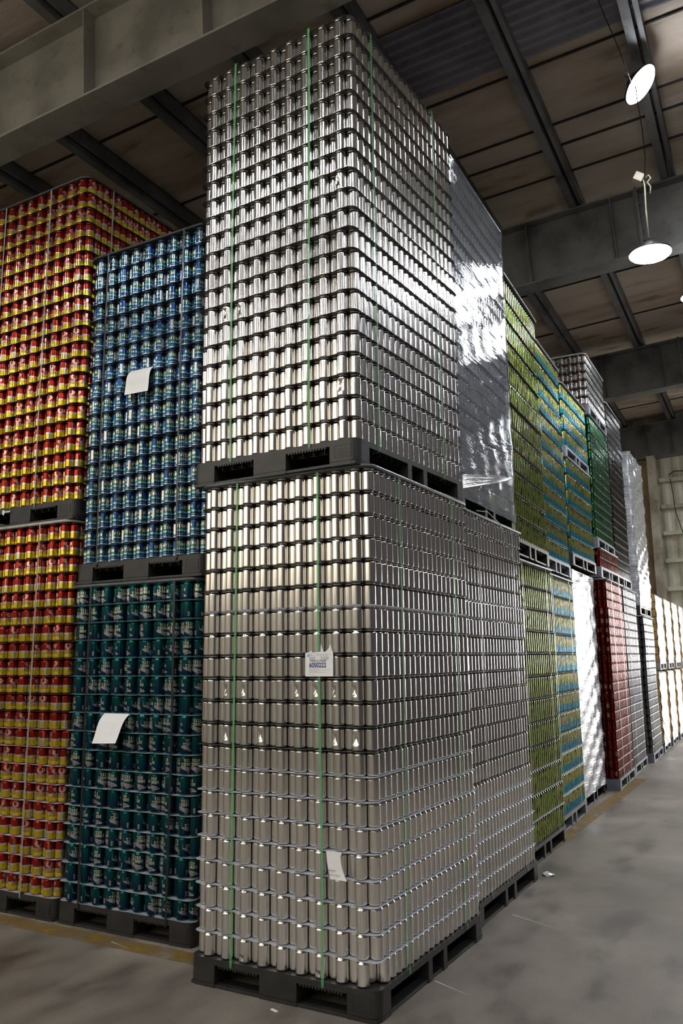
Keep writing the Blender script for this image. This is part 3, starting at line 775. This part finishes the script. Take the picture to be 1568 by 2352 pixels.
# A4 sheets hanging from the divider sheets
def page(A,B,C,D,label,lines,z0=0):
    A,B,C,D = map(Vector,(A,B,C,D)); o = empty('paper_sheet', Matrix.Translation(A)); tag(o,label,'paper')
    n = 10; bm = bmesh.new(); rows = []
    nor = (B-A).cross(D-A).normalized()
    if nor.y > 0: nor = -nor
    def P(u,q,e=0):
        p = A.lerp(B,u).lerp(D.lerp(C,u),q); return p-A+nor*(e+.012*math.sin(PI*min(1,q*1.2))*(1-q))+Vector((0,.02*(1-q)**6,0))
    for k in range(n+1): rows.append([bm.verts.new(P(j/4,k/n)) for j in range(5)])
    for a,b in zip(rows,rows[1:]):
        for j in range(4): bm.faces.new((a[j],b[j],b[j+1],a[j+1]))
    me = bm_mesh(bm,'page',True); mesh_obj('page', me, M_PAPER, o)
    bm = bmesh.new(); r = random.Random(len(label))
    for q in lines:
        u = .2
        while u < .8:
            w_ = r.uniform(.02,.1); bm.faces.new([bm.verts.new(P(a,b,.0012)) for a,b in ((u,q),(u,q+.010),(min(.85,u+w_),q+.010),(min(.85,u+w_),q))]); u += w_+r.uniform(.02,.12)
    mesh_obj('faint_print', bm_mesh(bm,'print'), simple('grey_print',(.66,.65,.67),.6,var=.02), o)
page((-2.054,.385,3.656),(-1.847,.385,3.655),(-1.847,.355,3.467),(-2.054,.35,3.469),'white paper sheet hanging on the upper blue stack',[.14,.2,.28,.36,.46,.55,.62,.7,.8])
page((-2.187,.392,1.331),(-1.967,.392,1.331),(-1.967,.29,1.158),(-2.187,.31,1.148),'blank-looking white paper hanging outward from the lower teal stack',[.3,.36,.44,.52,.7])
# printed badge on the pallet of the upper red stack
lg = empty('pallet_badge', T(-3.292,.398,2.745,-.012)); tag(lg,'small white shield badge printed on the upper red pallet','badge')
bm = bmesh.new(); bm.faces.new([bm.verts.new((x_,-.0022,z_)) for x_,z_ in ((.004,.045),(.030,.045),(.031,.02),(.024,.010),(.017,.006),(.010,.010),(.003,.02))]); mesh_obj('shield', bm_mesh(bm,'shield'), M_WHITEP, lg)
bars(lg,[(.036+k*.0085,.042+k*.0085,.024,.036) for k in range(7)],M_WHITEP,'wordmark',y=-.0022)

# ------------------------------------------------------------------ room
def struct(name, me, mat, M=None):
    o = mesh_obj(name, me, mat, None, M); o['kind'] = 'structure'; return o
XL, XR, YB, YF = -14, 7.2, -9.5, 18.25
bm = bmesh.new(); box(bm, XL-.2, XR+.2, YB-.2, YF+.3, -.2, 0); struct('floor', bm_mesh(bm,'floor'), M_FLOOR)
ra, rs = .03, math.atan(.058)
RM = Matrix.Rotation(ra,4,'Z') @ Matrix.Rotation(-rs,4,'Y')
struct('ceiling', box_me('ceiling', -17, 9.5, -12, 20.5, 7.72, 7.9), M_CEIL, RM)
bm = bmesh.new()
for a,b in ((XL,XR),): box(bm, a, b, YB-.15, YB, 0, 3.1); box(bm, a, b, YB-.15, YB, 7.0, 9)
for k in range(8): x0 = XL+k*2.6; box(bm, x0-.06, x0+.06, YB-.15, YB, 3.1, 7.0)
box(bm, 1.6, XR, YB-.15, YB, 3.1, 7.0)
struct('wall_back', bm_mesh(bm,'wall_back'), M_WALL)
for k in range(6):
    x0 = XL+k*2.6+.06; struct(f'window_{k+1}', box_me('translucent_panel', x0, min(x0+2.48,1.6), YB-.10, YB-.07, 3.1, 7.0), M_WIN)
struct('wall_left', box_me('wall_left', XL-.15, XL, YB, YF, 0, 9), M_WALL)
struct('wall_right', box_me('wall_right', XR, XR+.2, YB, YF, 0, 9), simple('dark_wall', (.062,.053,.055), .7))
DX0, DX1, DZ = .45, 5.6, 3.75
bm = bmesh.new()
for (x0,x1,z0,z1) in ((DX0-.12,DX0,0,DZ+.12),(DX1,DX1+.12,0,DZ+.12),(DX0,DX1,DZ,DZ+.12)): box(bm, x0, x1, YF-.2, YF+.2, z0, z1)
struct('door_1', bm_mesh(bm,'door_frame'), M_PURLIN)
struct('ground_outside', box_me('apron', -30, 40, YF+.3, 90, -.25, -.02), M_ASPH)
# far wall: ribbed sheet, horizontal rails, column
bm = bmesh.new(); xs = np.arange(XL, XR, .075); prev = None
for n_,x_ in enumerate(xs):
    ph = n_ % 4; d = (.0,.0,-.03,-.03)[ph]
    zb = DZ+.1 if DX0-.1 < x_ < DX1+.1 else 0
    cur = (bm.verts.new((x_,YF-.04+d,zb)), bm.verts.new((x_,YF-.04+d,9)))
    if prev: bm.faces.new((prev[0],cur[0],cur[1],prev[1]))
    prev = cur
struct('wall_far', bm_mesh(bm,'wall_far'), M_WALLP)
bm = bmesh.new(); box(bm, XL-.2, DX0, YF, YF+.15, 0, 9); box(bm, DX1, XR+.2, YF, YF+.15, 0, 9); box(bm, DX0, DX1, YF, YF+.15, DZ, 9); struct('trim_1', bm_mesh(bm,'outer_skin'), M_WALL)
for k,z_ in enumerate((6.01,5.33,4.66,3.97,3.27,2.55,1.85)):
    o = mesh_obj('wall_rail', box_me('wall_rail', -1.0, XR-.05 if z_ > DZ+.2 else DX0-.13, YF-.22, YF-.075, z_-.05, z_+.05, bev=.012), M_WALLP); tag(o, f'horizontal steel rail on the far wall, {ORD[k]} from the top', 'rail', 'rails on the far wall')
bm = bmesh.new(); box(bm,-1.22,-1.03,YF-.52,YF-.50,0,6.6); box(bm,-1.22,-1.03,YF-.30,YF-.28,0,6.6); box(bm,-1.135,-1.115,YF-.50,YF-.30,0,6.6)
tag(mesh_obj('steel_column', bm_mesh(bm,'column'), M_COLUMN), 'pale steel column standing against the far wall beside the last wrapped stack', 'column')
bm = bmesh.new(); box(bm,-2.2,-1.23,YF-.30,YF-.12,0,6.55)
tag(mesh_obj('wall_panel', bm_mesh(bm,'brown_panel'), M_BROWN), 'rust-brown steel panel left of the pale column on the far wall', 'panel')
tag(mesh_obj('cable', tube_me('cable', [(-.75,17.9,6.1),(-.6,17.9,6.18),(-.35,17.9,6.15),(-.1,17.88,6.12),(.3,17.9,6.2)], .012), M_CABLE), 'dark cable looping over the topmost rail of the far wall', 'cable')
tag(mesh_obj('cable', tube_me('cable', [(-.72,17.9,6.0),(-.68,17.9,5.6),(-.66,17.9,5.2),(-.5,17.9,4.5),(-.47,17.9,3.9)], .010), M_CABLE), 'dark cable hanging straight down across the far wall rails', 'cable')
# girders
GV = [-10.4,-4.7,1.03,6.76,12.45,18.05]; gname = ['hindmost','behind the camera','nearest overhead left','second ahead, behind the lower lamp','third ahead','end wall']
STIFF = {2:[-8,-6.7,-5.3,-3.97,-2.68,-1.42,-.15,1.1,2.4], 3:[-5,-3.8,-2.6,-1.45,-.29,.82,1.12,2.3,3.5], 4:[-4,-2.6,-1.5,-.33,.75,1.08,2.3], 5:[-1.6,-.25,.35,1.5]}
for gi,v in enumerate(GV):
    r = empty('roof_girder', RM @ Matrix.Translation((0,v,0))); tag(r, f'deep riveted steel roof girder, the one {gname[gi]}', 'girder', 'roof girders')
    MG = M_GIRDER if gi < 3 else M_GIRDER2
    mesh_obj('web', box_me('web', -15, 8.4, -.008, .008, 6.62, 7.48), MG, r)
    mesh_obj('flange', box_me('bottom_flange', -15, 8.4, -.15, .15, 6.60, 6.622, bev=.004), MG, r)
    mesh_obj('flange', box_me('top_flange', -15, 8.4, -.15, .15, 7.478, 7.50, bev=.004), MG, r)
    for u in STIFF.get(gi, [-8,-4,0,4]):
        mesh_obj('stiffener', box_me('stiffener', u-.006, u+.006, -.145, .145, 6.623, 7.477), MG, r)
    if gi in (2,3,4):
        u = {2:-5.1,3:1.13,4:1.09}[gi]
        mesh_obj('splice_plate', box_me('splice_plate', u, u+.03, -.16, .16, 6.56, 7.52), M_PURLIN, r)
        bm = bmesh.new()
        for zz in (6.68,6.8,6.95,7.15,7.3,7.42): box(bm, u-.02, u+.05, -.11, -.08, zz-.014, zz+.014)
        mesh_obj('bolt', bm_mesh(bm,'bolt'), M_PURLIN, r)
# purlins: C sections running from girder to girder
k = 0
us = [-12.1,-10.95,-9.8,-8.65,-7.5,-6.37,-5.22,-4.15,-2.98,-1.85,-.77,.40,1.55,2.7,3.85,5.0,6.15,7.3]
for k,u in enumerate(us):
    bm = bmesh.new()
    for (a,b,c_,d) in ((-.09,.0,7.505,7.511),(-.006,.0,7.511,7.715),(0,.09,7.709,7.715),(-.09,-.084,7.511,7.535),(.03,.075,7.56,7.566),(.072,.078,7.56,7.70)): box(bm, u+a, u+b, -11.5, 18.2, c_, d)
    tag(mesh_obj('roof_purlin', bm_mesh(bm,'purlin'), M_PURLIN, None, RM), f'long dark steel roof purlin above the girders, {ORD[k]} from the left wall', 'purlin', 'roof purlins')
# dark seams and sag rods across the ceiling, corrugated strip
bm = bmesh.new()
for v in (-8.2,-6.9,-3.3,-2.0,-.6,.5,1.75,2.55,4.02,5.07,5.5,6.1,7.35,8.05,9.3,11.17,12.9,13.9,15.4,16.9): box(bm, -15, 8.4, v-.012, v+.012, 7.700, 7.722)
o = struct('trim_2', bm_mesh(bm,'ceiling_seams'), M_SEAM, RM)
bm = bmesh.new(); n = 90; prev = None
for q in range(n+1):
    v = 2.80+1.04*q/n; zz = 7.695+.013*math.sin(q*2*PI/11.25)
    cur = (bm.verts.new((-1.85,v,zz)), bm.verts.new((2.7,v,zz)))
    if prev: bm.faces.new((prev[0],prev[1],cur[1],cur[0]))
    prev = cur
struct('trim_3', bm_mesh(bm,'corrugated_strip',True), M_CORR, RM)

# ------------------------------------------------------------------ lamps
def lamp(pos, label, D=.42, down=None):
    M = Matrix.Translation(pos)
    if down is not None: M = M @ (-down).to_track_quat('Z','Y').to_matrix().to_4x4()
    r = empty('high_bay_lamp', M); tag(r, label, 'lamp', 'round high bay lamps')
    R = D/2
    mesh_obj('lens', lathe_me('lens', [(R*.15,-.022),(R*.6,-.018),(R*.92,-.008),(R,.008),(R,.02)], 40), M_LENS, r)
    mesh_obj('housing', lathe_me('housing', [(R*1.03,.012),(R*1.03,.03),(R*.8,.05),(R*.45,.06),(R*.42,.12),(R*.2,.13)], 40), M_HOUSE, r)
    mesh_obj('hook', tube_me('hook', [(0,0,.13),(0,0,.2),(.012,0,.215)], .006), M_HOUSE, r)
    return r
L1 = (.955,4.36,7.36); L2 = (.815,5.12,5.885)
lamp(L1, 'tilted bright round lamp close under the roof, upper one in view', .39, Vector((.665,.02,-.714)))
lamp(L2, 'bright round lamp hanging level from a rope below the second girder', .43)
lamp((1.03,7.9,6.45), 'round lamp glimpsed at the right edge of the view', .42)
for k,(p,l) in enumerate((((1.2,-2.3,6.25),'round lamp over the aisle just behind the viewpoint'),((-1.2,-3.2,6.4),'round lamp over the open floor behind and left of the viewpoint'),((-4.6,-3.0,6.3),'round lamp over the open floor near the red stacks'),
    ((4.6,3.2,6.5),'round lamp over the right side of the aisle'),((4.8,-3.0,6.5),'round lamp over the right rear floor'),((-8.5,-3.0,6.3),'round lamp over the far left floor'),((4.4,9.5,6.5),'round lamp near the open door'),((1.6,13.2,6.5),'round lamp above the far aisle'),((1.9,15.9,6.4),'added round fill lamp just before the far wall'),((-2.8,-6.6,6.3),'added round fill lamp near the middle of the back wall'),((2.6,-6.6,6.4),'added round fill lamp near the right end of the back wall'),((-8.0,-6.8,6.2),'added round fill lamp near the left end of the back wall'),((4.8,.3,6.5),'added round fill lamp over the right side level with the front stack'))):  # from the far-wall lamp on: unseen lamps added to lift wall and ambient light
    lamp(p, l, .42)
def rope(pts, label, mat=M_ROPE, r=.006): tag(mesh_obj('rope', tube_me('rope', pts, r, 6), mat), label, 'rope')
rope([(L2[0],L2[1],L2[2]+.2),(L2[0]-.008,L2[1]+.01,6.4),(.80,5.25,6.75),(.79,5.28,6.86)], 'pale rope holding the level lamp', r=.009)
rope([(.80,5.26,6.84),(.86,5.0,6.95),(.90,4.6,7.05),(.925,4.2,7.1),(.93,4.12,7.2)], 'thin cable running from the junction box up to the tilted lamp', M_CABLE, .006)
rope([(.90,4.05,7.2),(.86,3.7,7.35),(.80,3.3,7.48),(.78,3.1,7.56)], 'thin chain rising from the tilted lamp to the roof', M_CABLE, .005)
rope([(.80,5.27,6.86),(.85,5.25,6.88),(.87,5.25,6.84),(.83,5.25,6.80),(.86,5.25,6.74),(.85,5.25,6.66)], 'knotted loose rope end at the junction box', r=.008)
jb = empty('junction_box', T(.735,5.28,6.90,.4) @ Matrix.Rotation(.5,4,'Y')); tag(jb,'small beige junction box hung near the second girder','junction box')
mesh_obj('case', box_me('case',-.05,.05,-.035,.035,-.05,.05,bev=.006), M_BOXP, jb); mesh_obj('gland', box_me('gland',.04,.07,-.015,.015,-.03,-.005,bev=.003), M_HOUSE, jb)
tag(mesh_obj('emergency_light', box_me('emergency_light',-.13,.13,-.06,.06,-.08,.0,bev=.015), M_BOXP, None, T(.158,12.3,6.55,.1)), 'small beige box light fixed under the third girder', 'light fitting')

# ------------------------------------------------------------------ floor marks and scraps
def strip(name, x0,x1,y0,y1,z,lab):
    o = mesh_obj(name, box_me(name,x0,x1,y0,y1,.0004,z), M_YELLOW); o['kind'] = 'structure'; return o
strip('trim_4', -8,-1.15,.22,.37,.0012,''); strip('trim_5', -.36,-.20,3.0,8.6,.0012,'')
def scrap(p, s, label, mat):
    bm = bmesh.new(); bmesh.ops.create_icosphere(bm, subdivisions=2, radius=s)
    for v in bm.verts: v.co = Vector((v.co.x*random.uniform(.6,1.4), v.co.y*random.uniform(.6,1.4), abs(v.co.z)*random.uniform(.2,.8)+.001))
    tag(mesh_obj('scrap', bm_mesh(bm,'scrap'), mat, None, T(*p)), label, 'scrap')
scrap((-.03,2.98,0), .045, 'crumpled clear plastic scrap on the floor by the second silver pallet', M_SCRAP)
tag(mesh_obj('scrap', box_me('chip',-.022,.022,-.006,.006,.0005,.004), M_PAPER, None, T(-.52,-.08,0,-.3)), 'tiny pale scrap on the floor before the front pallet', 'scrap')
def scratch(x0,y0,x1,y1,w):
    d = Vector((x1-x0,y1-y0,0)); n = Vector((-d.y,d.x,0)).normalized()*w
    bm = bmesh.new(); bm.faces.new([bm.verts.new(p) for p in (Vector((x0,y0,.0006))-n,Vector((x1,y1,.0006)),Vector((x0,y0,.0006))+n*.6)]); return bm_mesh(bm,'scratch')
for k,(a,b,c_,d) in enumerate(((.03,1.9,.42,1.72),(.02,.62,.25,.52),(-1.95,.30,-1.6,.22))):
    struct(f'trim_{6+k}', scratch(a,b,c_,d,.004), M_WHITEP)

# ------------------------------------------------------------------ light
W = bpy.data.worlds.new('world'); S.world = W; W.use_nodes = True
bg = W.node_tree.nodes['Background']; bg.inputs[0].default_value = (1,.975,.945,1); bg.inputs[1].default_value = 5.2
ld = bpy.data.lights.new('door_portal','AREA'); ld.shape = 'RECTANGLE'; ld.size = DX1-DX0; ld.size_y = DZ; ld.cycles.is_portal = True
lo = link(bpy.data.objects.new('door_portal', ld)); lo.matrix_world = Matrix(((-1,0,0,(DX0+DX1)/2),(0,0,1,YF+.1),(0,1,0,DZ/2),(0,0,0,1)))
S.view_settings.view_transform = 'Standard'; S.view_settings.look = 'None'; S.view_settings.exposure = 1.3; S.view_settings.gamma = 1
S.view_settings.use_curve_mapping = False
print({k:len(K['items']) for k,K in KIND.items()})
print('cans as objects', N, 'objects', len(bpy.data.objects))
